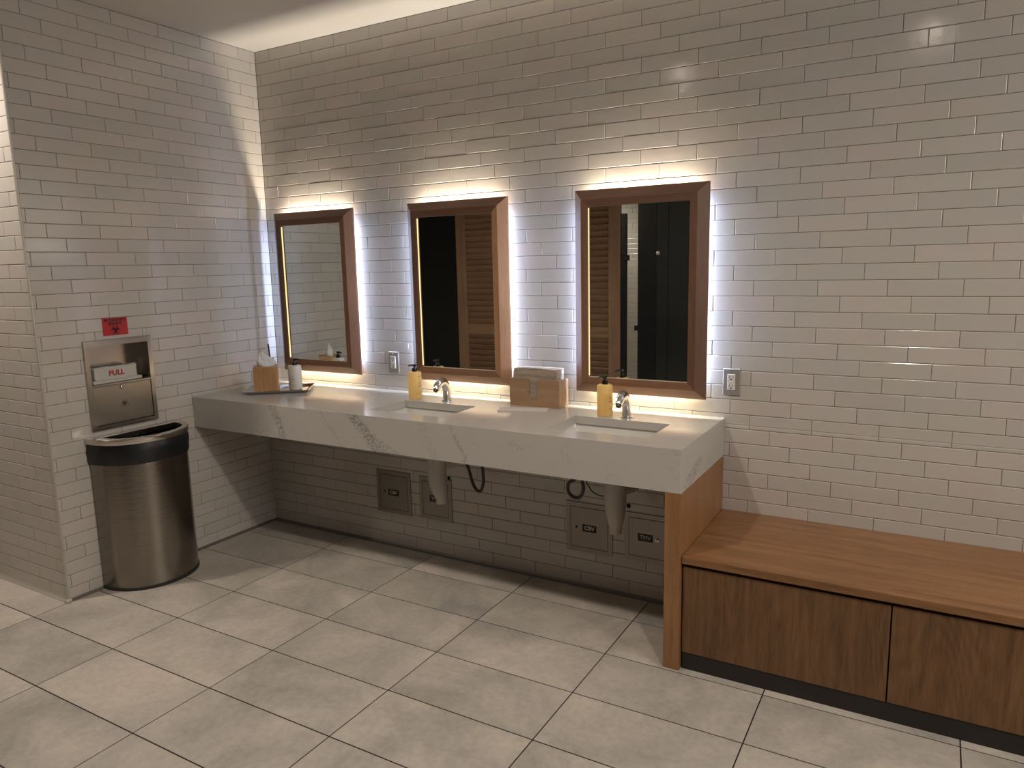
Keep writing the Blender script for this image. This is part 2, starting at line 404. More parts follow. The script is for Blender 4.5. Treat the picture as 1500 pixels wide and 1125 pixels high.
struct(MB().box(-3.1, -3.0, -6.0, -1.3, 0, CEIL).build('wall_far_left', PAINTW))
struct(MB().box(-3.1, XR+0.1, -6.1, 0.1, CEIL, CEIL+0.1).build('ceiling', CEILP))

# floor: individual slabs with open joints
mb = MB(); rng = random.Random(3)
mb.add([(-3.1, -6.1, -0.0012), (XR+0.1, -6.1, -0.0012), (XR+0.1, 0.1, -0.0012), (-3.1, 0.1, -0.0012)], [(0, 1, 2, 3)], 1)
DX, DY = 9.6049*H, 4.8322*H
for i in range(-6, 11):
    for j in range(-1, 20):
        x0 = 0.0108 + i*DX + 0.0022; x1 = x0 + DX - 0.0044
        y1 = -(0.01925 + j*DY) - 0.0024; y0 = y1 - DY + 0.0048
        t = rng.random(); dz = rng.uniform(-0.0003, 0.0)
        b = 0.0007; zz = 0.0 + dz
        vs = [(x0, y0, -0.004), (x1, y0, -0.004), (x1, y1, -0.004), (x0, y1, -0.004),
              (x0, y0, zz-b), (x1, y0, zz-b), (x1, y1, zz-b), (x0, y1, zz-b),
              (x0+b, y0+b, zz), (x1-b, y0+b, zz), (x1-b, y1-b, zz), (x0+b, y1-b, zz)]
        fs = [(8, 9, 10, 11)]
        for q in (0, 4):
            for r in range(4): fs.append((q+r, q+(r+1) % 4, q+4+(r+1) % 4, q+4+r))
        mb.add(vs, fs, 0, t)
struct(mb.build('floor', [FLOOR, FGROUT]))

# metal coves and corner profiles
def cove(name, p0, p1, out, m, w=0.014, h=0.012):
    p0, p1, o = Vector(p0), Vector(p1), Vector(out)
    b = MB(); vs = []
    for p in (p0, p1):
        for a, z in ((0, 0), (w, 0), (w*0.75, h*0.25), (w*0.35, h*0.55), (w*0.12, h), (0, h)): vs.append(p + o*a + Vector((0, 0, z)))
    b.add(vs, [(i, (i+1) % 6, 6+(i+1) % 6, 6+i) for i in range(6)] + [(5, 4, 3, 2, 1, 0), (6, 7, 8, 9, 10, 11)])
    return struct(b.build(name, m))
cove('trim_1', (0.0, -0.1035, 0), (2.693, -0.1035, 0), (0, -1, 0), COVE, 0.02, 0.013)
cove('trim_2', (-0.0015, -1.386, 0), (-0.0015, -0.104, 0), (1, 0, 0), COVE, 0.016, 0.012)
cove('trim_3', (-3.0, -1.3875, 0), (0.008, -1.3875, 0), (0, -1, 0), ALU, 0.02, 0.016)
b = MB().box(-0.004, 0.0015, -1.392, -1.386, 0.012, CEIL, bev=0.0008).box(-0.0065, -0.001, -1.3935, -1.390, 0.012, CEIL)
struct(b.build('trim_4', ALU))
b = MB().box(-0.006, 0.019, -1.411, -1.384, 0.0, 0.016, bev=0.004)
struct(b.build('trim_5', ALU))

# ------------------------------------------------------------------ counter
CY = -0.622; CX = 2.755
SINKS = [(1.168, 1.606), (2.140, 2.582)]; SY0, SY1 = -0.503, -0.222
def make_counter():
    root = thing('vanity_counter', (0, 0, 0), 'long off-white veined stone vanity counter with deep apron and two sink cut-outs', 'counter')
    bm = MB(); x0 = 0.001; y1 = -0.0015; t = 0.035
    # top slab pieces, rectangular cut-outs left open
    xs = [x0, SINKS[0][0], SINKS[0][1], SINKS[1][0], SINKS[1][1], CX]
    ys = [CY, SY0, SY1, y1]
    def V(i, j, z): return (xs[i], ys[j], z)
    for i in range(5):
        for j in range(3):
            if j == 1 and i in (1, 3): continue
            bm.add([V(i, j, CZ), V(i+1, j, CZ), V(i+1, j+1, CZ), V(i, j+1, CZ)], [(0, 1, 2, 3)])
            bm.add([V(i, j, CZ-t), V(i+1, j, CZ-t), V(i+1, j+1, CZ-t), V(i, j+1, CZ-t)], [(3, 2, 1, 0)])
    for i in (1, 3):
        a, c = xs[i], xs[i+1]
        for p, q in (((a, SY0), (a, SY1)), ((a, SY1), (c, SY1)), ((c, SY1), (c, SY0)), ((c, SY0), (a, SY0))):
            bm.add([(*p, CZ-t), (*q, CZ-t), (*q, CZ), (*p, CZ)], [(0, 1, 2, 3)])
    Z0 = 0.705; b = 0.0016
    # apron front and right side as an L with eased edges
    def loop(o, z): return [(x0, CY+o, z), (CX-o, CY+o, z), (CX-o, y1, z)]
    L1, L2, L3, L4 = loop(0, CZ-b*0), loop(0, Z0), loop(0.03, Z0), loop(0.03, CZ-t)
    for A, B_ in ((L1, L2), (L2, L3), (L3, L4)):
        for i in range(2): bm.add([A[i], A[i+1], B_[i+1], B_[i]], [(0, 1, 2, 3)])
    bm.add([(x0, CY, CZ), (x0, CY, Z0), (x0, CY+0.03, Z0), (x0, CY+0.03, CZ)], [(0, 1, 2, 3)])
    bm.add([(CX, y1, CZ), (CX, y1, Z0), (CX-0.03, y1, Z0), (CX-0.03, y1, CZ)], [(0, 1, 2, 3)])
    o = bm.build('worktop', MARBLE, root)
    m2 = bmesh.new(); m2.from_mesh(o.data); bmesh.ops.remove_doubles(m2, verts=m2.verts, dist=0.0002)
    es = [e for e in m2.edges if all(v.co.z > CZ-0.001 and v.co.y < CY+0.001 for v in e.verts) or all(v.co.z > CZ-0.001 and v.co.x > CX-0.001 for v in e.verts)
          or all(v.co.x > CX-0.001 and v.co.y < CY+0.001 for v in e.verts)]
    bmesh.ops.recalc_face_normals(m2, faces=m2.faces)
    bmesh.ops.bevel(m2, geom=es, offset=0.0022, segments=2, affect='EDGES', profile=0.5)
    m2.to_mesh(o.data); m2.free()
    # clear bead along the wall joint
    MB().box(0.002, CX-0.002, -0.006, -0.0022, CZ-0.001, CZ+0.0015).build('sealant_bead', WHITEP, root)
make_counter()

def make_sink(x0, x1, label):
    r = thing('sink_basin', ((x0+x1)/2, (SY0+SY1)/2, 0.70), label, 'sink', 'undermount sinks')
    w, d = (x1-x0)/2 + 0.010, (SY1-SY0)/2 + 0.010
    def ring(sw, sd, z, rad, n=6):
        out = []
        for cx, cy, a0 in ((sw-rad, sd-rad, 0), (-sw+rad, sd-rad, 90), (-sw+rad, -sd+rad, 180), (sw-rad, -sd+rad, 270)):
            for k in range(n+1):
                a = math.radians(a0 + 90*k/n); out.append((cx + rad*math.cos(a), cy + rad*math.sin(a), z))
        return out
    zt = CZ-0.0355-0.70
    rings = [ring(w+0.02, d+0.012, zt-0.006, .03), ring(w+0.02, d+0.012, zt, .03), ring(w, d, zt, .022), ring(w-0.004, d-0.004, zt-0.02, .024), ring(w-0.015, d-0.012, zt-0.075, .04),
             ring(w-0.035, d-0.03, zt-0.105, .05), ring(w-0.09, d-0.07, zt-0.118, .05), ring(0.03, 0.03, zt-0.122, .0299)]
    outer = [ring(w-0.03, d-0.02, zt-0.128, .05), ring(w+0.004, d+0.004, zt-0.07, .04), ring(w+0.008, d+0.006, zt-0.006, .03)]
    b = MB(); n = len(rings[0])
    for rr in rings + outer: b.v += rr
    def st(i, j):
        for k in range(n): b.f.append([i*n+k, i*n+(k+1) % n, j*n+(k+1) % n, j*n+k]); b.m.append(0); b.tone.append(.5)
    for i in range(7): st(i, i+1)
    b.f.append([7*n+k for k in range(n)]); b.m.append(0); b.tone.append(.5)
    m = len(rings)
    st(m, m+1); st(m+1, m+2); st(m+2, 0)
    b.f.append([m*n+k for k in range(n)]); b.m.append(0); b.tone.append(.5)
    b.smooth = True; b.build('basin', CERAM, r)
    MB().lathe([(0.0, zt-0.1215), (0.012, zt-0.121), (0.021, zt-0.119), (0.024, zt-0.1205), (0.024, zt-0.124)], n=20, cap=False).build('drain', CHROME, r)
make_sink(*SINKS[0], 'left white ceramic sink basin set under the stone counter')
make_sink(*SINKS[1], 'right white ceramic sink basin set under the counter by the wooden end panel')

def make_faucet(x, y, label):
    r = thing('faucet', (x, y, CZ), label, 'faucet', 'chrome sensor faucets')
    path = [(0, 0.002, 0.0), (0, 0.002, 0.03), (0, 0.0, 0.056), (0, -0.009, 0.080), (0, -0.025, 0.097), (0, -0.046, 0.104), (0, -0.067, 0.099), (0, -0.083, 0.086), (0, -0.094, 0.072)]
    b = MB().tube(path, [0.026, 0.025, 0.024, 0.0242, 0.025, 0.025, 0.0235, 0.021, 0.018], n=20, flat=0.82)
    b.build('spout', CHROME, r)
    MB().lathe([(0.0275, 0.0), (0.0275, 0.003), (0.0255, 0.005)], n=24).build('base_ring', CHROME, r)
    MB().tube([(0, -0.0935, 0.0725), (0, -0.100, 0.0645)], [0.0125, 0.0115], n=14).build('aerator', BLACKP, r)
    MB().tube([(0, -0.071, 0.0735), (0, -0.074, 0.069)], [0.006, 0.005], n=10).build('sensor_eye', BLACKP, r)
make_faucet(1.383, -0.150, 'chrome gooseneck faucet at the left sink')
make_faucet(2.362, -0.160, 'chrome gooseneck faucet at the right sink')

# ------------------------------------------------------------------ pump bottles
def make_pump(r, z, s=1.0, ang=PI, m=BLACKP):
    MB().lathe([(0.0135, z), (0.0135, z+0.010), (0.012, z+0.018), (0.0075, z+0.0185), (0.0045, z+0.019), (0.0045, z+0.028)], n=20).build('pump_collar', m, r)
    b = MB().lathe([(0.0085, z+0.027), (0.0095, z+0.029), (0.0095, z+0.036), (0.007, z+0.0375)], n=18)
    c, sn = math.cos(ang), math.sin(ang)
    b.tube([(0, 0, z+0.033), (0.018*c, 0.018*sn, z+0.0335), (0.030*c, 0.030*sn, z+0.031), (0.034*c, 0.034*sn, z+0.026)], [0.005, 0.0045, 0.0038, 0.003], n=10)
    b.build('pump_head', m, r)
def make_soap(x, y, ang, label):
    r = thing('soap_bottle', (x, y, CZ), label, 'soap bottle', 'amber hand soap bottles')
    h = 0.142; R = 0.0355
    MB().lathe([(0.0, 0.0), (R-0.004, 0.0), (R-0.001, 0.002), (R, 0.006), (R, h-0.008), (R-0.002, h-0.003), (R-0.008, h), (0.014, h+0.001), (0.0, h+0.001)], n=40, cap=False).build('bottle_body', SOAP, r)
    make_pump(r, h, ang=ang)
    def arc(z, a0, a1, hh):
        n = 8; vs = []; marks = MB()
        for i in range(n+1):
            a = a0 + (a1-a0)*i/n
            for zz in (z, z+hh): vs.append(((R+0.0004)*math.cos(a), (R+0.0004)*math.sin(a), zz))
        marks.add(vs, [(2*i, 2*i+2, 2*i+3, 2*i+1) for i in range(n)]).build('label_print', GREYINK, r)
    A = math.atan2(-3.18-y, 3.53-x) + 0.75
    arc(0.118, A-0.35, A+0.30, 0.0012)
    for z, w in ((0.083, 0.14), (0.074, 0.05), (0.066, 0.20)): arc(z, A-w, A+w, 0.003)
    arc(0.036, A-0.15, A+0.2, 0.002)
    for q in (-0.55, -0.3, -0.1): arc(0.030, A+q, A+q+0.07, 0.0025)
make_soap(1.187, -0.158, PI+0.2, 'amber liquid soap pump bottle beside the left faucet')
make_soap(2.258, -0.160, PI*0.92, 'amber liquid soap pump bottle beside the right faucet')

r = thing('lotion_bottle', (0.392, -0.232, 0.8805), 'matte white lotion pump bottle with black pump on metal tray', 'lotion bottle')
MB().lathe([(0.0, 0.0), (0.034, 0.0), (0.037, 0.004), (0.037, 0.130), (0.034, 0.136), (0.014, 0.138), (0.0, 0.138)], n=40, cap=False).build('bottle_body', LOTION, r)
make_pump(r, 0.138, ang=0.25)
A = math.atan2(-3.18+0.23, 3.53-0.39) - 0.35
for s, z, sz in (('NO', 0.078, 0.008), ('4', 0.068, 0.007), ('LOTION', 0.058, 0.0065)):
    n = Vector((math.cos(A), math.sin(A), 0)); rt = Vector((-n.y, n.x, 0))
for z, w, hh in ((0.078, 0.009, 0.002), (0.069, 0.003, 0.002), (0.060, 0.014, 0.003), (0.113, 0.030, 0.0008), (0.024, 0.03, 0.0008)):
    b = MB(); n = 6; vs = []
    for i in range(n+1):
        a = A + (i/n-0.5)*w/0.037
        for zz in (z, z+hh): vs.append((0.0374*math.cos(a), 0.0374*math.sin(a), zz))
    b.add(vs, [(2*i, 2*i+2, 2*i+3, 2*i+1) for i in range(n)]); b.build('label_print', GREYINK, r)

# ------------------------------------------------------------------ tray, tissues, reeds
TR = math.radians(37)
r = thing('serving_tray', (0.303, -0.272, CZ), 'polished metal tray with flared rim at the left end of the counter', 'tray', rz=TR)
def rr(sx, sy, z): return [(-sx, -sy, z), (sx, -sy, z), (sx, sy, z), (-sx, sy, z)]
b = MB(); R_ = [rr(.150, .095, .0), rr(.158, .103, .004), rr(.180, .124, .0165), rr(.183, .127, .0165), rr(.181, .125, .0145), rr(.158, .103, .0015), rr(.150, .095, .0)]
R_ = [rr(.148, .093, .0005), rr(.160, .105, .0015), rr(.183, .127, .0150), rr(.183, .127, .0170), rr(.177, .121, .0165), rr(.156, .101, .006), rr(.148, .093, .006)]
for q in R_: b.v += q
for i in range(6):
    for k in range(4): b.f.append([i*4+k, i*4+(k+1) % 4, (i+1)*4+(k+1) % 4, (i+1)*4+k]); b.m.append(0); b.tone.append(.5)
b.f.append([3, 2, 1, 0]); b.f.append([24, 25, 26, 27]); b.m += [0, 0]; b.tone += [.5, .5]
b.build('tray_body', TRAYM, r)

TA = math.radians(46)
d = Vector((math.cos(TA), math.sin(TA), 0)); n_ = Vector((-d.y, d.x, 0))
tc = Vector((0.245, -0.405, 0)) + d*0.0685 + n_*0.0685
r = thing('tissue_box', (tc.x, tc.y, 0.8795), 'square bamboo tissue box cover with a white tissue on the metal tray', 'tissue box', rz=TA)
b = MB(); w = 0.066; h = 0.136
ho = [(0.035*math.cos(2*PI*i/24), 0.022*math.sin(2*PI*i/24)) for i in range(24)]
b.box(-w, w, -w, -w+0.006, 0, h, bev=0.001); b.box(-w, w, w-0.006, w, 0, h, bev=0.001)
b.box(-w, -w+0.006, -w+0.006, w-0.006, 0, h); b.box(w-0.006, w, -w+0.006, w-0.006, 0, h)
sq = []
for i in range(24):
    a = 2*PI*i/24; c, s = math.cos(a), math.sin(a); k = (w-0.006)/max(abs(c), abs(s)); sq.append((c*k, s*k))
vs = [(x, y, h-0.001) for x, y in sq] + [(x, y, h-0.001) for x, y in ho] + [(x, y, h-0.007) for x, y in ho]
b.add(vs, [(i, (i+1) % 24, 24+(i+1) % 24, 24+i) for i in range(24)] + [(24+i, 24+(i+1) % 24, 48+(i+1) % 24, 48+i) for i in range(24)])
b.build('box_cover', BAMBOO, r)
b = MB(); rg = random.Random(5); nu, nv = 30, 14; vs = []
for j in range(nv+1):
    t = j/nv
    for i in range(nu):
        a = 2*PI*i/nu
        rad = (0.016 + 0.036*math.sin(PI*min(t*1.05, 1))**0.9*(1-0.45*t))*(1-0.72*t**3)
        f = 1 + (0.12+0.38*t)*math.sin(3*a+2.5*t) + 0.30*t*math.sin(7*a-4*t)
        vs.append((rad*f*math.cos(a)*1.15 - 0.014*t + 0.006*math.sin(5*t), rad*f*math.sin(a)*0.5, -0.02 + 0.086*t + 0.016*t*math.sin(2*a+1) + 0.006*t*math.sin(5*a)))
b.add(vs, [(j*nu+i, j*nu+(i+1) % nu, (j+1)*nu+(i+1) % nu, (j+1)*nu+i) for j in range(nv) for i in range(nu)]); b.smooth = True
t_ = thing('tissue', (tc.x, tc.y, 0.8795+h), 'crumpled white tissue poking out of the bamboo box', 'tissue', rz=TA)
b.build('tissue_sheet', TISSUE, t_, auto=80)

r = thing('reed_diffuser', (0.088, -0.125, CZ), 'small clear holder with thin black sticks behind the tissue box', 'diffuser')
MB().lathe([(0.0, 0.0), (0.022, 0.0), (0.024, 0.004), (0.024, 0.10), (0.012, 0.125), (0.010, 0.150), (0.013, 0.156), (0.0105, 0.156), (0.0075, 0.150), (0.009, 0.124), (0.021, 0.098), (0.021, 0.006), (0.0, 0.006)], n=24, cap=False).build('glass_vial', GLASS, r)
MB().lathe([(0.0135, 0.146), (0.0145, 0.148), (0.0145, 0.160), (0.0125, 0.162)], n=20, cap=False).build('neck_ring', CHROME, r)
for a, c in (((0.004, 0.002, 0.01), (-0.006, -0.010, 0.246)), ((0.0, 0.0, 0.01), (-0.018, 0.0, 0.240))):
    MB().tube([a, c], [0.003, 0.0042], n=8).build('reed', BLACKP, r)

# ------------------------------------------------------------------ paper towels
PX0, PX1, PY0, PY1 = 1.738, 2.008, -0.118, -0.018
r = thing('paper_towel_box', ((PX0+PX1)/2, (PY0+PY1)/2, CZ), 'pale wooden paper towel box with a thumb slot between two mirrors', 'paper towel holder')
cx, cy = (PX0+PX1)/2, (PY0+PY1)/2; hw, hd, hh, t = (PX1-PX0)/2, (PY1-PY0)/2, 0.134, 0.008
b = MB(); b.box(-hw, hw, hd-t, hd, 0, hh, bev=0.001); b.box(-hw, -hw+t, -hd+t, hd-t, 0, hh); b.box(hw-t, hw, -hd+t, hd-t, 0, hh); b.box(-hw+t, hw-t, -hd+t, hd-t, 0, 0.005)
sl, sc2 = 0.023, -0.004; zb = 0.030
b.box(-hw, sc2-sl, -hd, -hd+t, 0, hh); b.box(sc2+sl, hw, -hd, -hd+t, 0, hh)
arc = [(sc2 + sl*math.cos(a), zb + sl - sl*math.sin(a)) for a in [PI - PI*i/12 for i in range(13)]]
poly = [(sc2-sl, 0)] + arc + [(sc2+sl, 0)]
vs = [(x, -hd, z) for x, z in poly] + [(x, -hd+t, z) for x, z in poly]; m = len(poly)
b.add(vs, [(i, (i+1) % m, m+(i+1) % m, m+i) for i in range(m)])
for k in (0, m):                                   # fan of quads under the round slot foot
    for i in range(1, m-2):
        x0_, z0_ = poly[i]; x1_, z1_ = poly[i+1]; yy = -hd if k == 0 else -hd+t
        b.add([(x0_, yy, 0), (x1_, yy, 0), (x1_, yy, z1_), (x0_, yy, z0_)], [(0, 1, 2, 3)])
b.build('box_body', BIRCH, r)
rg = random.Random(11); b = MB(); z = 0.006; 
while z < 0.180:
    th = rg.uniform(0.0022, 0.0034); dx, dy = rg.uniform(-.0012, .0012), rg.uniform(-.0012, .0012)
    b.box(-0.115+dx, 0.115+dx, -0.040+dy, 0.040+dy, z, z+th*0.93); z += th
b.add([(-0.115, -0.040, z), (0.117, -0.041, z-.001), (0.116, 0.040, z+.002), (-0.114, 0.040, z+.001), (0, -.041, z+.004), (0, .040, z+.004)], [(0, 4, 5, 3), (4, 1, 2, 5)])
st = thing('paper_towel_stack', (cx, cy, CZ), 'thick stack of folded brown paper towels filling the wooden box', 'paper towels')
st['kind'] = 'stuff'
s_ = b.build('towel_sheets', TOWEL, st)
tw = MB(); A0, A1, A2, A3 = (1.767, -0.288), (1.985, -0.203), (1.958, -0.127), (1.735, -0.205)
tw.prism([A0, A1, A2, A3], CZ+0.0006, CZ+0.0046)
o = tw.build('paper_towel', plain('loose_paper_towel', (0.55, 0.49, 0.42), 0.9))
tag(o, 'single folded paper towel lying flat on the counter before the wooden box', 'paper towel')

# ------------------------------------------------------------------ lit mirrors
def area(name, loc, rot, sx, sy, col, power, spread=PI):
    l = bpy.data.lights.new(name, 'AREA'); l.shape = 'RECTANGLE'; l.size = sx; l.size_y = sy; l.color = col; l.energy = power; l.spread = spread
    o = bpy.data.objects.new(name, l); COL.objects.link(o); o.location = loc; o.rotation_euler = rot; return o
COOL, WARM, TOPC = (0.56, 0.69, 1.0), (1.0, 0.86, 0.60), (1.0, 0.86, 0.68)
LEDW = 2.3
def make_mirror(x0, x1, z0, z1, label, cols):
    cx, cz = (x0+x1)/2, (z0+z1)/2; w, h = x1-x0, z1-z0
    root = thing('wall_mirror', (cx, 0, z0), label, 'mirror', 'backlit wood framed mirrors')
    FW = 0.075
    prof = [(0, 0.030), (0, 0.037), (0.002, 0.0395), (0.042, 0.0690), (0.044, 0.0695), (FW-0.001, 0.0695), (FW, 0.068), (FW, 0.030)]
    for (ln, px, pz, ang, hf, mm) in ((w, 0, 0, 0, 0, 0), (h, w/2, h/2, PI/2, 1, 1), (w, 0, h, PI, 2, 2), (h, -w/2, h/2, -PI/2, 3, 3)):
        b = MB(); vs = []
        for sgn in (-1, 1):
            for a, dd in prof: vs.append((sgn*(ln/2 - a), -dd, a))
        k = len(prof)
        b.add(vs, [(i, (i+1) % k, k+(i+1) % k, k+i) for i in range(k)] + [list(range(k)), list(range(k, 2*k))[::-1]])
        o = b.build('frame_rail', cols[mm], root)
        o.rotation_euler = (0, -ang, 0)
        o.location = (px, 0, pz)
    g = FW
    MB().add([(-w/2+g-.002, -0.054, g-.002), (w/2-g+.002, -0.054, g-.002), (w/2-g+.002, -0.054, h-g+.002), (-w/2+g-.002, -0.054, h-g+.002),
              (-w/2+g-.002, -0.049, g-.002), (w/2-g+.002, -0.049, g-.002), (w/2-g+.002, -0.049, h-g+.002), (-w/2+g-.002, -0.049, h-g+.002)],
             [(0, 1, 2, 3), (7, 6, 5, 4), (0, 4, 5, 1), (1, 5, 6, 2), (2, 6, 7, 3), (3, 7, 4, 0)]).build('mirror_glass', MIRR, root)
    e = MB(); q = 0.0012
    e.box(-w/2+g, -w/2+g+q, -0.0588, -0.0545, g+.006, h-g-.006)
    e.build('leak_glow_strip', LEAKGLOW, root)  # emissive strip standing in for backlight leaking past the glass edge
    ge = plain('glass_edge', (0.75, 0.68, 0.52), 0.3)
    MB().box(-w/2+g+q, w/2-g-q, -0.061, -0.0545, g, g+q*.6).build('glass_edge', ge, root)
    MB().box(-w/2+g+q, w/2-g-q, -0.059, -0.0545, h-g-q*.6, h-g).build('glass_edge', ge, root)
    i = 0.055
    MB().box(-w/2+i, w/2-i, -0.030, -0.002, i, h-i).build('backing_box', plain('grey_backing', (0.35, 0.35, 0.35), 0.6), root)
    yy = -0.015; s = 0.012
    for sg in (-1, 1):
        p = MB().box(sg*(w/2-i)+(0 if sg > 0 else -0.001), sg*(w/2-i)+(0.001 if sg > 0 else 0), -0.021, -0.009, i+.02, h-i-.02); p.build('led_tape', WHITEP, root)
    area('led_left', (x0+i-0.002, yy, cz), (0, PI/2, 0), h-2*i-0.02, s, COOL, (0.85 if x0 < 0.5 else 1.7)*LEDW)
    area('led_right', (x1-i+0.002, yy, cz), (0, -PI/2, 0), h-2*i-0.02, s, COOL, 1.7*LEDW)
    area('led_top', (cx, yy, z1-i+0.002), (PI, 0, 0), w-2*i-0.02, s, TOPC, 2.6*LEDW)
    area('led_bottom', (cx, yy, z0+i-0.002), (0, 0, 0), w-2*i-0.02, s, WARM, 1.5*LEDW)
make_mirror(0.102, 0.716, 0.952, 1.880, 'leftmost backlit mirror in a brown wood frame, nearest the corner', (CEDAR, CEDAR, CEDAR_SHADE, CEDAR_SHADE))
make_mirror(1.092, 1.702, 0.952, 1.880, 'middle backlit wood framed mirror with a knot on its pale lit right rail', (CEDAR, CEDAR_LIT, CEDAR_SHADE, CEDAR_SHADE))
make_mirror(2.060, 2.680, 0.952, 1.880, 'rightmost backlit mirror in a reddish brown frame, beside the wall outlet', (CEDAR, CEDAR_SHADE, CEDAR_SHADE, CEDAR))

# ------------------------------------------------------------------ outlets
def make_outlet(x, z, label):
    r = thing('wall_outlet', (x, -0.0015, z), label, 'outlet', 'wall outlets')
    b = MB(); w, h = 0.0365, 0.0585
    vs = []
    for s, y in ((1, 0.0), (1, -0.003), (0.93, -0.006)):
        vs += [(-w*s, y, -h*(s if s == 1 else .955)), (w*s, y, -h*(s if s == 1 else .955)), (w*s, y, h*(s if s == 1 else .955)), (-w*s, y, h*(s if s == 1 else .955))]
    b.add(vs, [(3, 2, 1, 0), (8, 9, 10, 11)] + [(q+i, q+(i+1) % 4, q+4+(i+1) % 4, q+4+i) for q in (0, 4) for i in range(4)])
    b.build('cover_plate', PLATE, r)
    rc = MB().box(-0.0165, 0.0165, -0.0105, -0.0055, -0.034, 0.034, bev=0.0015).build('receptacle', WHITEP, r)
    for zc in (0.019, -0.019):
        for q in ((-0.0075, -0.0055, zc-0.001, zc+0.008), (0.005, 0.007, zc, zc+0.008), (-0.003, 0.003, zc-0.010, zc-0.004)):
            MB().box(q[0], q[1], -0.0110, -0.0104, q[2], q[3]).build('slot', INK, rc)
    MB().box(-0.006, 0.006, -0.0118, -0.0104, -0.0035, 0.0035, bev=0.0004).build('test_button', WHITEP, rc)
    for zc in (0.0485, -0.0485):
        b = MB().lathe([(0.0033, 0.0), (0.0033, 0.001), (0.002, 0.0018)], n=14)
        b.build('screw', CHROME, r, M=Matrix.Translation((0, -0.0060, zc)) @ Matrix.Rotation(PI/2, 4, 'X'))
make_outlet(2.781, 1.033, 'steel plated power outlet on the tiles right of the right mirror')
make_outlet(0.926, 1.031, 'steel plated power outlet on the tiles between left and middle mirrors')

# ------------------------------------------------------------------ end panel and bench
o = MB().box(2.693, 2.755, CY, -0.0018, 0.0, 0.7045, bev=0.0015).build('end_panel', OAKZ)
tag(o, 'upright oak end panel carrying the right end of the stone counter', 'end panel')
BX0, BX1 = 2.7565, 4.165
r = thing('storage_bench', ((BX0+BX1)/2, -0.3, 0), 'low oak bench with flat cabinet doors and black toe kick', 'bench')
cx = (BX0+BX1)/2; cyy = -0.3
W = (BX1-BX0)/2
MB().box(-W, W, -0.610+0.3, -0.002+0.3, 0.430, 0.459, bev=0.0018).build('bench_seat', OAKX, r)
MB().box(-W+0.004, W-0.004, -0.560+0.3, -0.012+0.3, 0.075, 0.428).build('carcass', TOE, r)
for a, c, dz in ((2.760, 3.4605, 0), (3.4655, 4.163, 0)):
    MB().box(a-cx, c-cx, -0.600+0.3, -0.580+0.3, 0.070, 0.4165, bev=0.0012).build('cabinet_door', OAKD, r)
MB().box(-W+0.004, W-0.004, -0.596+0.3, -0.562+0.3, 0.0, 0.069).build('toe_kick', TOE, r)

# ------------------------------------------------------------------ waste bin
def halfring(D, w, z, n=28, back=0.004, cr=0.0):
    pts = []
    for i in range(n+1):
        a = -PI/2 + PI*i/n
        e = 0.86
        c, s = math.cos(a), math.sin(a)
        pts.append((back + (D-back)*abs(c)**e, w*(1 if s > 0 else -1)*abs(s)**1.0, z))
    return pts
BC = (0.002, -0.985)
r = thing('waste_bin', (BC[0], BC[1], 0), 'half-round brushed steel waste bin standing against the left wall', 'waste bin')
def shell(rings, name, m, parent, auto=35, capb=False, capt=False):
    b = MB(); n = len(rings[0])
    for q in rings: b.v += q
    for i in range(len(rings)-1):
        for k in range(n): b.f.append([i*n+k, i*n+(k+1) % n, (i+1)*n+(k+1) % n, (i+1)*n+k]); b.m.append(0); b.tone.append(.5)
    if capb: b.f.append(list(range(n))[::-1]); b.m.append(0); b.tone.append(.5)
    if capt: b.f.append([(len(rings)-1)*n+k for k in range(n)]); b.m.append(0); b.tone.append(.5)
    b.smooth = True; return b.build(name, m, parent, auto=auto)
hr = halfring
shell([hr(.258, .236, .014), hr(.258, .236, .72), hr(.252, .230, .72, back=.010), hr(.252, .230, .02, back=.010)], 'bin_body', STEELV, r, capt=True)
shell([hr(.262, .239, .0), hr(.262, .239, .015), hr(.254, .232, .018)], 'base_band', RUBBER, r, capb=True, capt=True)
def bagring(D, w, z, ph, amp):
    out = []; q = hr(D, w, z)
    for i, (x, y, zz) in enumerate(q):
        t = i/(len(q)-1)
        k = amp*(math.sin(t*21+ph) + 0.6*math.sin(t*47+ph*2.3) + 0.4*math.sin(t*9-ph))
        c = Vector((x-.05, y, 0)).normalized(); x2 = max(0.004, x + c.x*k)
        if i in (0, len(q)-1): x2 = x
        out.append((x2, y + c.y*k, zz + amp*1.5*math.sin(t*13+ph)))
    return out
bagt = thing('bin_liner', (BC[0], BC[1], 0.59), 'black plastic bag folded over the top of the steel bin', 'bin bag')
B0 = 0.59
def bz(D, w, z, ph=0, amp=.0012): return bagring(D, w, z-B0, ph, amp)
rings = [bz(.261, .240, .648, 0.3, .0004), bz(.264, .241, .640, 0.5, .0006), bz(.267, .244, .652, 1.2, .001), bz(.266, .244, .675, 2.0), bz(.268, .246, .70, 3.1), bz(.265, .243, .722, 4.0), bz(.262, .240, .7375, 4.2, .0006),
         bz(.250, .228, .7375, 4.2, .0006), bz(.244, .222, .70, 5, .0012), bz(.235, .215, .60, 5, .003), bz(.20, .18, .40, 4, .003), bz(.16, .14, .20, 4, .003)]
shell(rings, 'liner_film', BAG, bagt, auto=70, capt=True)
rr_ = [hr(.2695, .2465, .742), hr(.2705, .2475, .744), hr(.2705, .2475, .7655), hr(.268, .245, .769), hr(.262, .239, .770, back=.008), hr(.238, .205, .770, back=.055), hr(.235, .202, .767, back=.058), hr(.235, .202, .742, back=.058)]
shell(rr_ + [rr_[0]], 'bin_rim', RIMST, r)

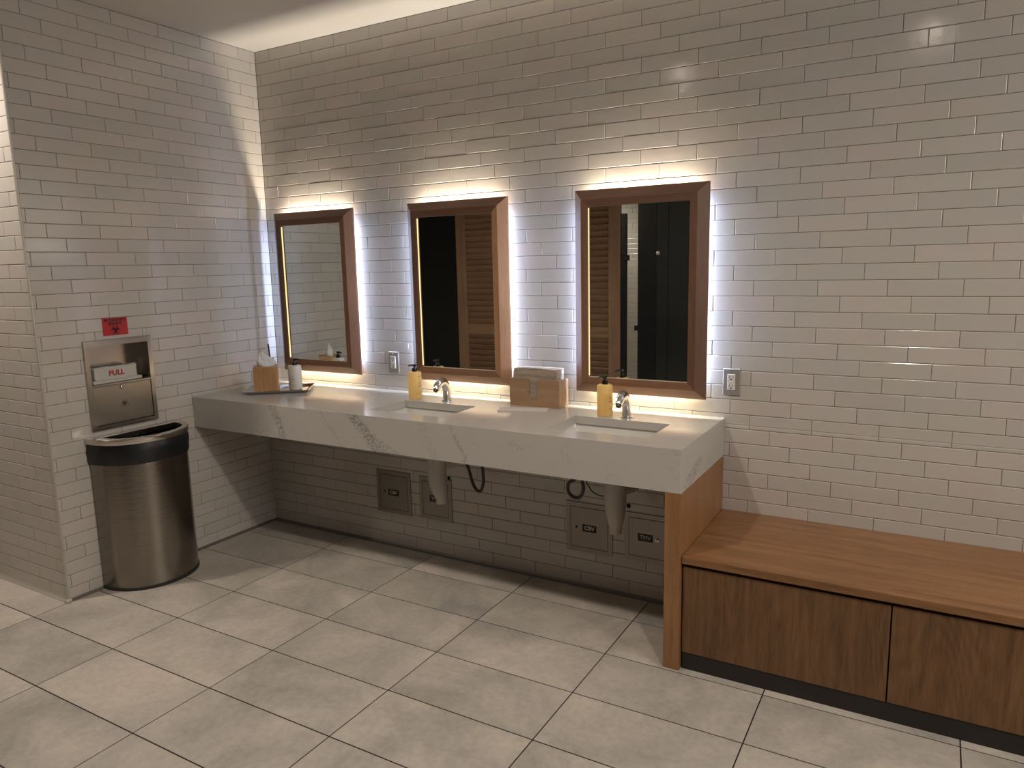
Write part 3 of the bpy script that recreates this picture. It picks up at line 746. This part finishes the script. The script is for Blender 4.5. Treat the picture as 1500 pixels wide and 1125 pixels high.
# ------------------------------------------------------------------ sharps cabinet and sign
CYc = (-1.190-0.835)/2
r = thing('sharps_cabinet', (0, CYc, 0.789), 'recessed stainless sharps disposal cabinet in the left wall above the bin', 'sharps cabinet')
hw = 0.178; HH = 0.446
b = MB()
def frame_rect(y0, y1, z0, z1, y2, y3, z2, z3, xa, xb):
    A = [(y0, z0), (y1, z0), (y1, z1), (y0, z1)]; B_ = [(y2, z2), (y3, z2), (y3, z3), (y2, z3)]
    vs = [(xa, *p) for p in A] + [(xb, p[0] + (0.003 if p[0] < 0 else -0.003), p[1] + (0.003 if p[1] < .2 else -0.003)) for p in A] + [(xb, *p) for p in B_] + [(xa-0.004, *p) for p in B_]
    fs = [(q+i, q+(i+1) % 4, q+4+(i+1) % 4, q+4+i) for q in (0, 4, 8) for i in range(4)]
    b.add(vs, fs)
frame_rect(-hw, hw, 0, HH, -hw+.024, hw-.024, .024, HH-.030, 0.0015, 0.010)
b.build('cabinet_frame', STEEL, r)
# recess liner
y0, y1, z0, z1, dp = -hw+.0225, hw-.0225, .0235, HH-.0285, -0.098
b = MB()
P = lambda x, y, z: (x, y, z)
vs = [P(-.002, y0, z0), P(-.002, y1, z0), P(-.002, y1, z1), P(-.002, y0, z1), P(dp, y0, z0), P(dp, y1, z0), P(dp, y1, z1), P(dp, y0, z1)]
b.add(vs, [(0, 1, 5, 4), (1, 2, 6, 5), (2, 3, 7, 6), (3, 0, 4, 7), (4, 5, 6, 7)])
b.build('recess_liner', STEEL, r)
dr = MB().box(-0.030, 0.007, -hw+.026, hw-.026, 0.027, 0.218, bev=0.002).build('cabinet_door', STEEL, r)
MB().box(-0.034, 0.012, -hw+.025, hw-.025, 0.219, 0.2275, bev=0.002).build('shelf_lip', STEEL, r)
b = MB().lathe([(0.0085, 0.0), (0.0085, 0.003), (0.006, 0.005), (0.0, 0.005)], n=20, cap=False)
lk = b.build('lock', CHROME, dr, M=Matrix.Translation((0.0068, -0.005, 0.2025)) @ Matrix.Rotation(PI/2, 4, 'Y'))
MB().lathe([(0.0105, 0.0), (0.0105, 0.0015), (0.0087, 0.0018)], n=20, cap=False).build('lock_ring', INK, lk, M=Matrix.Translation((0.0068, -0.005, 0.2025)) @ Matrix.Rotation(PI/2, 4, 'Y'))
MB().box(0.0117, 0.0124, -0.0065, -0.0035, 0.1985, 0.2065).build('key_slot', INK, lk)
def biohazard(size, parent, M, name='biohazard_mark'):
    b = MB()
    def ringseg(cx, cy, r0, r1, a0, a1, n=16):
        vs = []
        for i in range(n+1):
            a = math.radians(a0 + (a1-a0)*i/n)
            # crescent: thick in the middle, pointed at the ends
            k = math.sin(PI*i/n)**0.6; rm = r1 - (r1-r0)*(0.25+0.75*k)
            vs += [(cx + rm*math.cos(a), cy + rm*math.sin(a), 0), (cx + r1*math.cos(a), cy + r1*math.sin(a), 0)]
        b.add([(x*size, y*size, z) for x, y, z in vs], [(2*i, 2*i+1, 2*i+3, 2*i+2) for i in range(n)])
    for k in range(3):
        an = 90 + 120*k; cx, cy = 0.24*math.cos(math.radians(an)), 0.24*math.sin(math.radians(an))
        ringseg(cx, cy, 0.145, 0.255, an+35, an+325)
    n = 30; vs = []
    for i in range(n):
        a = 2*PI*i/n; vs += [(0.20*size*math.cos(a), 0.20*size*math.sin(a), 0), (0.25*size*math.cos(a), 0.25*size*math.sin(a), 0)]
    b.add(vs, [(2*i, 2*i+1, (2*i+3) % (2*n), (2*i+2) % (2*n)) for i in range(n)])
    return b.build(name, INK, parent, M=M)
biohazard(0.030, dr, SIDE(0.0075, 0.0, 0.118))
for p, q in (((-.024, .103), (-.004, .138)), ((.004, .138), (.024, .103))):
    MB().add([(0.0074, p[0], p[1]), (0.0074, q[0], q[1]), (0.0074, q[0]+.0012, q[1]+.0006), (0.0074, p[0]+.0012, p[1]+.0006)], [(0, 1, 2, 3)]).build('triangle_mark', INK, dr)
MB().add([(0.0074, -.024, .1015), (0.0074, .024, .1015), (0.0074, .024, .1027), (0.0074, -.024, .1027)], [(0, 1, 2, 3)]).build('triangle_mark', INK, dr)

# plastic sharps tray resting in the recess
t = thing('sharps_tray', (-0.03, CYc, 1.0175), 'frosted plastic sharps container lid reading FULL inside the steel cabinet', 'sharps container')
MB().box(-0.05, 0.024, -0.138, 0.118, 0.0, 0.016, bev=0.003).build('container_base', CLEAR, t)
ld = MB().box(-0.035, 0.012, -0.122, 0.100, 0.0165, 0.076, bev=0.005).build('container_lid', CLEAR, t)
MB().box(0.0125, 0.0145, -0.120, 0.098, 0.070, 0.078, bev=0.0008).build('lid_lip', CLEAR, ld)
MB().box(0.0125, 0.0145, -0.120, 0.098, 0.0165, 0.022, bev=0.0008).build('lid_lip', CLEAR, ld)
for yc in (-0.075, 0.070):
    for k in range(3): MB().box(0.0, 0.008, yc+k*0.011-0.003, yc+k*0.011+0.003, 0.0765, 0.083, bev=0.001).build('hinge_tab', CLEAR, ld)
text_mesh('full_lettering', 'FULL', 0.036, REDINK, ld, SIDE(0.0150, -0.010, 0.045), bold=0.0011, xs=1.05)

SY = (-1.079-0.951)/2
sg = thing('biohazard_sign', (0.0005, SY, 1.294), 'small red biohazard sharps sticker on the tiles above the cabinet', 'sign')
MB().box(0.0, 0.0014, -0.0645, 0.0645, -0.0435, 0.0435).build('sticker', RED, sg)
text_mesh('sign_lettering', 'BIOHAZARD', 0.0195, INK, sg, SIDE(0.0017, 0, 0.032), bold=0.0007)
text_mesh('sign_lettering', 'SHARPS', 0.0195, INK, sg, SIDE(0.0017, 0, 0.0145), bold=0.0007)
biohazard(0.056, sg, SIDE(0.0018, 0, -0.0165))

# ------------------------------------------------------------------ access panels
def make_panel(x0, x1, z0, z1, txt, tx, tz, sz, bold, label, lock=None, hole=None, pull=False):
    r = thing('access_panel', ((x0+x1)/2, -0.1025, z0), label, 'access panel', 'steel access panels below the counter')
    cx = (x0+x1)/2; w = (x1-x0)/2; h = z1-z0
    b = MB(); 
    A = [(-w, 0), (w, 0), (w, h), (-w, h)]; f = 0.022; B_ = [(-w+f, f), (w-f, f), (w-f, h-f), (-w+f, h-f)]
    vs = [(p[0], 0, p[1]) for p in A] + [(p[0], -0.0045, p[1]) for p in A] + [(p[0], -0.0045, p[1]) for p in B_] + [(p[0], -0.0005, p[1]) for p in B_]
    b.add(vs, [(q+i, q+(i+1) % 4, q+4+(i+1) % 4, q+4+i) for q in (0, 4, 8) for i in range(4)] + [(12, 13, 14, 15)])
    b.build('panel_frame', STEELP, r)
    g = 0.0022
    d = MB().box(-w+f+g, w-f-g, -0.0050, -0.0012, f+g, h-f-g, bev=0.0008).build('panel_door', STEELP, r)
    lb = MB().box(tx-cx-0.036, tx-cx+0.036, -0.0060, -0.0046, tz-z0-0.0175, tz-z0+0.0175).build('label_plate', INK, d)
    text_mesh('label_lettering', txt, sz, LABELW, lb, BACK(tx-cx, -0.0062, tz-z0), bold=bold)
    for p, rad in ((lock, 0.0095), (hole, 0.0055)):
        if p:
            lk = MB().lathe([(rad, 0.0), (rad, 0.0025), (rad*.7, 0.004), (0.0, 0.004)], n=18, cap=False)
            o = lk.build('lock', CHROME if rad > 0.008 else INK, d, M=Matrix.Translation((p[0]-cx, -0.0049, p[1]-z0)) @ Matrix.Rotation(PI/2, 4, 'X'))
            if rad > 0.008: MB().box(p[0]-cx-0.002, p[0]-cx+0.002, -0.0094, -0.0088, p[1]-z0-0.005, p[1]-z0+0.005).build('key_slot', INK, o)
make_panel(0.846, 1.084, 0.190, 0.434, 'CBV', 0.965, 0.311, 0.027, 0.0006, 'square steel access panel lettered CBV, farthest left below the counter', hole=(0.901, 0.313))
make_panel(1.145, 1.357, 0.197, 0.431, 'TMV', 1.250, 0.316, 0.026, 0.0002, 'steel access panel lettered TMV partly behind the left drain pipe cover', lock=(1.310, 0.312))
make_panel(2.033, 2.272, 0.177, 0.423, 'CBV', 2.155, 0.299, 0.028, 0.0007, 'square steel access panel lettered CBV beside the right drain pipe cover', hole=(2.087, 0.299))
make_panel(2.332, 2.572, 0.184, 0.414, 'TMV', 2.435, 0.302, 0.027, 0.0002, 'steel access panel lettered TMV next to the oak end panel', lock=(2.492, 0.299))

# ------------------------------------------------------------------ plumbing
def make_drain(x, y, label, lean):
    r = thing('drain_pipe_cover', (x, y, 0.40), label, 'pipe cover', 'sink drain covers')
    b = MB()
    pts = [(0, 0, 0.308), (0, 0, 0.22), (0, 0, 0.13), (lean*.2, 0, 0.09), (lean*.6, 0, 0.055), (lean, 0, 0.032), (lean, 0, 0.030), (lean, 0, 0.0)]
    b.tube(pts, [0.048, 0.048, 0.046, 0.042, 0.035, 0.029, 0.027, 0.0265], n=28)
    b.build('cover_sleeve', PVC, r, auto=30)
    MB().tube([(lean, 0, 0.0), (lean, 0, -0.004)], [0.0265, 0.020], n=24).build('sleeve_cap', PVC, r)
    MB().tube([(0.0, 0.03, 0.19), (0.03, 0.11, 0.19), (0.045, 0.17, 0.20), (0.05, -y-0.104, 0.20)], [0.036, 0.036, 0.034, 0.034], n=20).build('trap_arm', PVC, r)
    MB().tube([(0.047, 0.028, 0.12), (0.050, 0.034, 0.12)], [0.010, 0.010], n=12).build('fastener', RUBBER, r)
make_drain(1.447, -0.35, 'pale plastic drain pipe cover hanging under the left sink', 0.020)
make_drain(2.386, -0.35, 'pale plastic drain pipe cover hanging under the right sink', 0.002)
def smooth(pts, n=8):
    P = [Vector(p) for p in pts]; P = [P[0]*2-P[1]] + P + [P[-1]*2-P[-2]]; out = []
    for i in range(1, len(P)-2):
        for k in range(n):
            t = k/n; a, b_, c, d_ = P[i-1:i+3]
            out.append(0.5*((2*b_) + (c-a)*t + (2*a-5*b_+4*c-d_)*t*t + (3*b_-a-3*c+d_)*t**3))
    out.append(P[-2]); return out
def hose(name, pts, rad, label, m=HOSE):
    o0 = Vector(pts[0]); q = [Vector(p)-o0 for p in pts]
    o = MB().tube(smooth(q), rad, n=10).build(name, m); o.location = o0
    return tag(o, label, 'hose', 'flexible hoses under the counter')
hose('supply_hose', [(1.530, -.16, .8365), (1.538, -.20, .74), (1.553, -.25, .62), (1.572, -.25, .55), (1.590, -.25, .49), (1.612, -.25, .457), (1.636, -.25, .456), (1.652, -.25, .50), (1.650, -.25, .57), (1.640, -.25, .63), (1.640, -.22, .72), (1.642, -.16, .8365)], 0.0078, 'dark braided hose hanging in a narrow U right of the left drain')
hose('supply_hose', [(2.10, -.16, .8365), (2.16, -.20, .72), (2.160, -.25, .60), (2.118, -.25, .56), (2.114, -.25, .522), (2.138, -.25, .497), (2.172, -.25, .500), (2.190, -.25, .54), (2.182, -.25, .60), (2.150, -.21, .72), (2.08, -.16, .8365)], 0.0078, 'dark braided hose looped in a ring left of the right drain')
hose('sensor_cable', [(2.20, -.15, .8365), (2.205, -.19, .72), (2.206, -.25, .60), (2.216, -.25, .56), (2.245, -.25, .530), (2.295, -.25, .524), (2.325, -.22, .56), (2.34, -.18, .72), (2.34, -.15, .8365)], 0.0026, 'thin black cable drooping beside the right drain cover', RUBBER)

# ------------------------------------------------------------------ rest of the room (seen in the mirrors)
YF = -4.0
def louver(x0, x1, label):
    r = thing('louvered_door', ((x0+x1)/2, YF, 0.10), label, 'louvered door', 'louvered wooden stall doors')
    w = (x1-x0)/2; zt = 2.35
    for s in (-1, 1): MB().box(s*w-(0.13 if s > 0 else 0), s*w+(0 if s > 0 else 0.13), -0.04, 0, 0, zt, bev=0.003).build('stile', LOUVZ, r)
    for a, c in ((0, .16), (.68, .785), (zt-.12, zt)): MB().box(-w+.13, w-.13, -0.038, -0.002, a, c).build('rail', LOUV, r)
    for a, c in ((.16, .68), (.785, zt-.12)):
        n = int((c-a)/0.064); p = (c-a)/n
        for k in range(n):
            z = a + p*(k+0.5)
            b = MB().box(-w+.131, w-.131, -0.004, 0.004, -0.036, 0.036)
            b.build('slat', LOUV, r, M=Matrix.Translation((0, -0.02, z)) @ Matrix.Rotation(math.radians(-28), 4, 'X'))
louver(-1.285, -0.285, 'louvered wooden door seen in the middle mirror, beside the black void')
louver(-0.280, 0.718, 'louvered wooden door seen at the left of the right mirror')
def slab(x0, x1, y0, y1, z0, z1, m, label, nm='stall_partition'):
    o = MB().box(0, x1-x0, 0, y1-y0, 0, z1-z0, bev=0.002).build(nm, m); o.location = (x0, y0, z0)
    return tag(o, label, 'partition', 'dark toilet stall panels')
PANEL_A = slab(0.720, 0.785, YF-0.03, YF, 0.0, 2.03, LAMB2, 'narrow black pilaster beside the louvered door in the right mirror')
PANEL_B = slab(0.905, 1.095, YF-0.03, YF, 0.0, 2.45, LAMB2, 'black pilaster right of the tiled gap in the right mirror')
PANEL_C = slab(1.100, 1.212, YF-0.05, YF-0.012, 0.0, 2.45, LAMB, 'narrow dark grey stall panel with a small round knob')
slab(1.216, 2.30, YF-0.05, YF-0.012, 0.0, 2.45, LAMB, 'wide dark grey stall door at the right of the right mirror', 'stall_door')
slab(2.304, XR-0.002, YF-0.05, YF-0.012, 0.0, 2.45, LAMB, 'dark grey stall wall running on to the right side')
slab(-2.998, -1.29, YF-0.65, YF-0.6, 0.0, CEIL-0.002, LAMB2, 'black wall filling the left of the middle mirror')
o = MB().box(0, 1.7, 0, 0.04, 0, 0.35).build('stall_header', LAMB2); o.location = (-2.998, YF-0.04, CEIL-0.352)
tag(o, 'black header board above the dark opening', 'header')
k = MB().lathe([(0.014, 0), (0.014, 0.02), (0.022, 0.03), (0.020, 0.045), (0.0, 0.048)], n=16, cap=False).build('door_knob', CHROME, PANEL_C, M=Matrix.Translation((0.025, 0.038, 1.63)) @ Matrix.Rotation(-PI/2, 4, 'X'))
MB().box(0.025, 0.100, 0.0305, 0.058, 1.565, 1.620, bev=0.004).build('latch', LAMB2, PANEL_A)
MB().box(-0.036, 0.040, 0.002, 0.028, 0.86, 0.915, bev=0.004).build('hinge', LAMB2, PANEL_B)
# ------------------------------------------------------------------ lamps
SPOTC = (1.0, 0.88, 0.76)
def downlight(x, y, power, label, size=146, blend=1.0, rad=0.035):
    r = thing('recessed_downlight', (x, y, CEIL), label, 'downlight', 'recessed ceiling downlights')
    MB().lathe([(0.052, -0.001), (0.062, -0.003), (0.064, -0.001), (0.064, 0.0), (0.052, 0.0)], n=28, cap=False).build('trim_ring', WHITEP, r)
    l = bpy.data.lights.new('lamp', 'SPOT'); l.energy = power; l.color = SPOTC; l.spot_size = math.radians(size); l.spot_blend = blend; l.shadow_soft_size = rad
    o = bpy.data.objects.new('downlight_lamp', l); COL.objects.link(o); o.location = (x, y, CEIL-0.045)
P0 = 70
downlight(2.00, -1.71, P0, 'ceiling downlight facing the gap between middle and right mirrors', size=160)
downlight(3.42, -1.64, P0*0.78, 'ceiling downlight in front of the oak bench', size=160)
downlight(-0.29, -1.78, P0*1.25, 'ceiling downlight beyond the left wall corner')
downlight(-0.75, -2.61, P0*0.6, 'unseen fill downlight added farther back on the left side of the room')  # added fill, brightens the left return wall
downlight(4.84, -1.66, P0*0.6, 'ceiling downlight at the far right end of the room')
downlight(-0.4, -5.2, P0*1.8, 'unseen ceiling downlight added behind the stall fronts')  # added to light the tile wall reflected between the stalls

pn = thing('fill_panel', (XR-0.002, -1.65, 1.81), 'frosted glass panel added as unseen fill light on the right-hand wall beyond the bench', 'added fill light')  # added fill source out of view, brightens the left and upper walls
MB().box(-0.030, 0.0, -0.72, 0.72, 0, 0.90, bev=0.003).build('panel_frame', ALU, pn)
MB().box(-0.034, -0.0305, -0.68, 0.68, 0.04, 0.86).build('fill_panel_face', WHITEP, pn)
area('fill_panel_lamp', (XR-0.045, -1.65, 2.26), (0, PI/2, 0), 0.8, 1.3, (1.0, 0.94, 0.88), 38)  # emits the fill light of the added panel

w = bpy.data.worlds.new('World'); SC.world = w; w.use_nodes = True
w.node_tree.nodes['Background'].inputs[0].default_value = (0.02, 0.018, 0.016, 1)
w.node_tree.nodes['Background'].inputs[1].default_value = 0.3

# ------------------------------------------------------------------ camera
cam = bpy.data.cameras.new('camera'); co = bpy.data.objects.new('camera', cam); COL.objects.link(co)
cam.sensor_width = 36.0; cam.lens = 1074.0925/1500*36.0; cam.clip_start = 0.02
R = ((0.86590838, 0.49971916, -0.02198708), (-0.06187704, 0.15063148, 0.98665161), (-0.49636066, 0.8529894, -0.1613542))
M = Matrix((R[0], R[1], tuple(-c for c in R[2]))).transposed().to_4x4()
M.translation = (3.53219, -3.178757, 1.555852); co.matrix_world = M
SC.camera = co
vs_ = SC.view_settings
vs_.view_transform = 'Standard'; vs_.look = 'None'; vs_.gamma = 1.0; vs_.use_curve_mapping = False
vs_.exposure = 0.0
try:
    SC.cycles.use_denoising = True; SC.cycles.max_bounces = 10; SC.cycles.diffuse_bounces = 6; SC.cycles.glossy_bounces = 6
    SC.cycles.sample_clamp_indirect = 6.0; SC.cycles.caustics_reflective = True
except Exception: pass
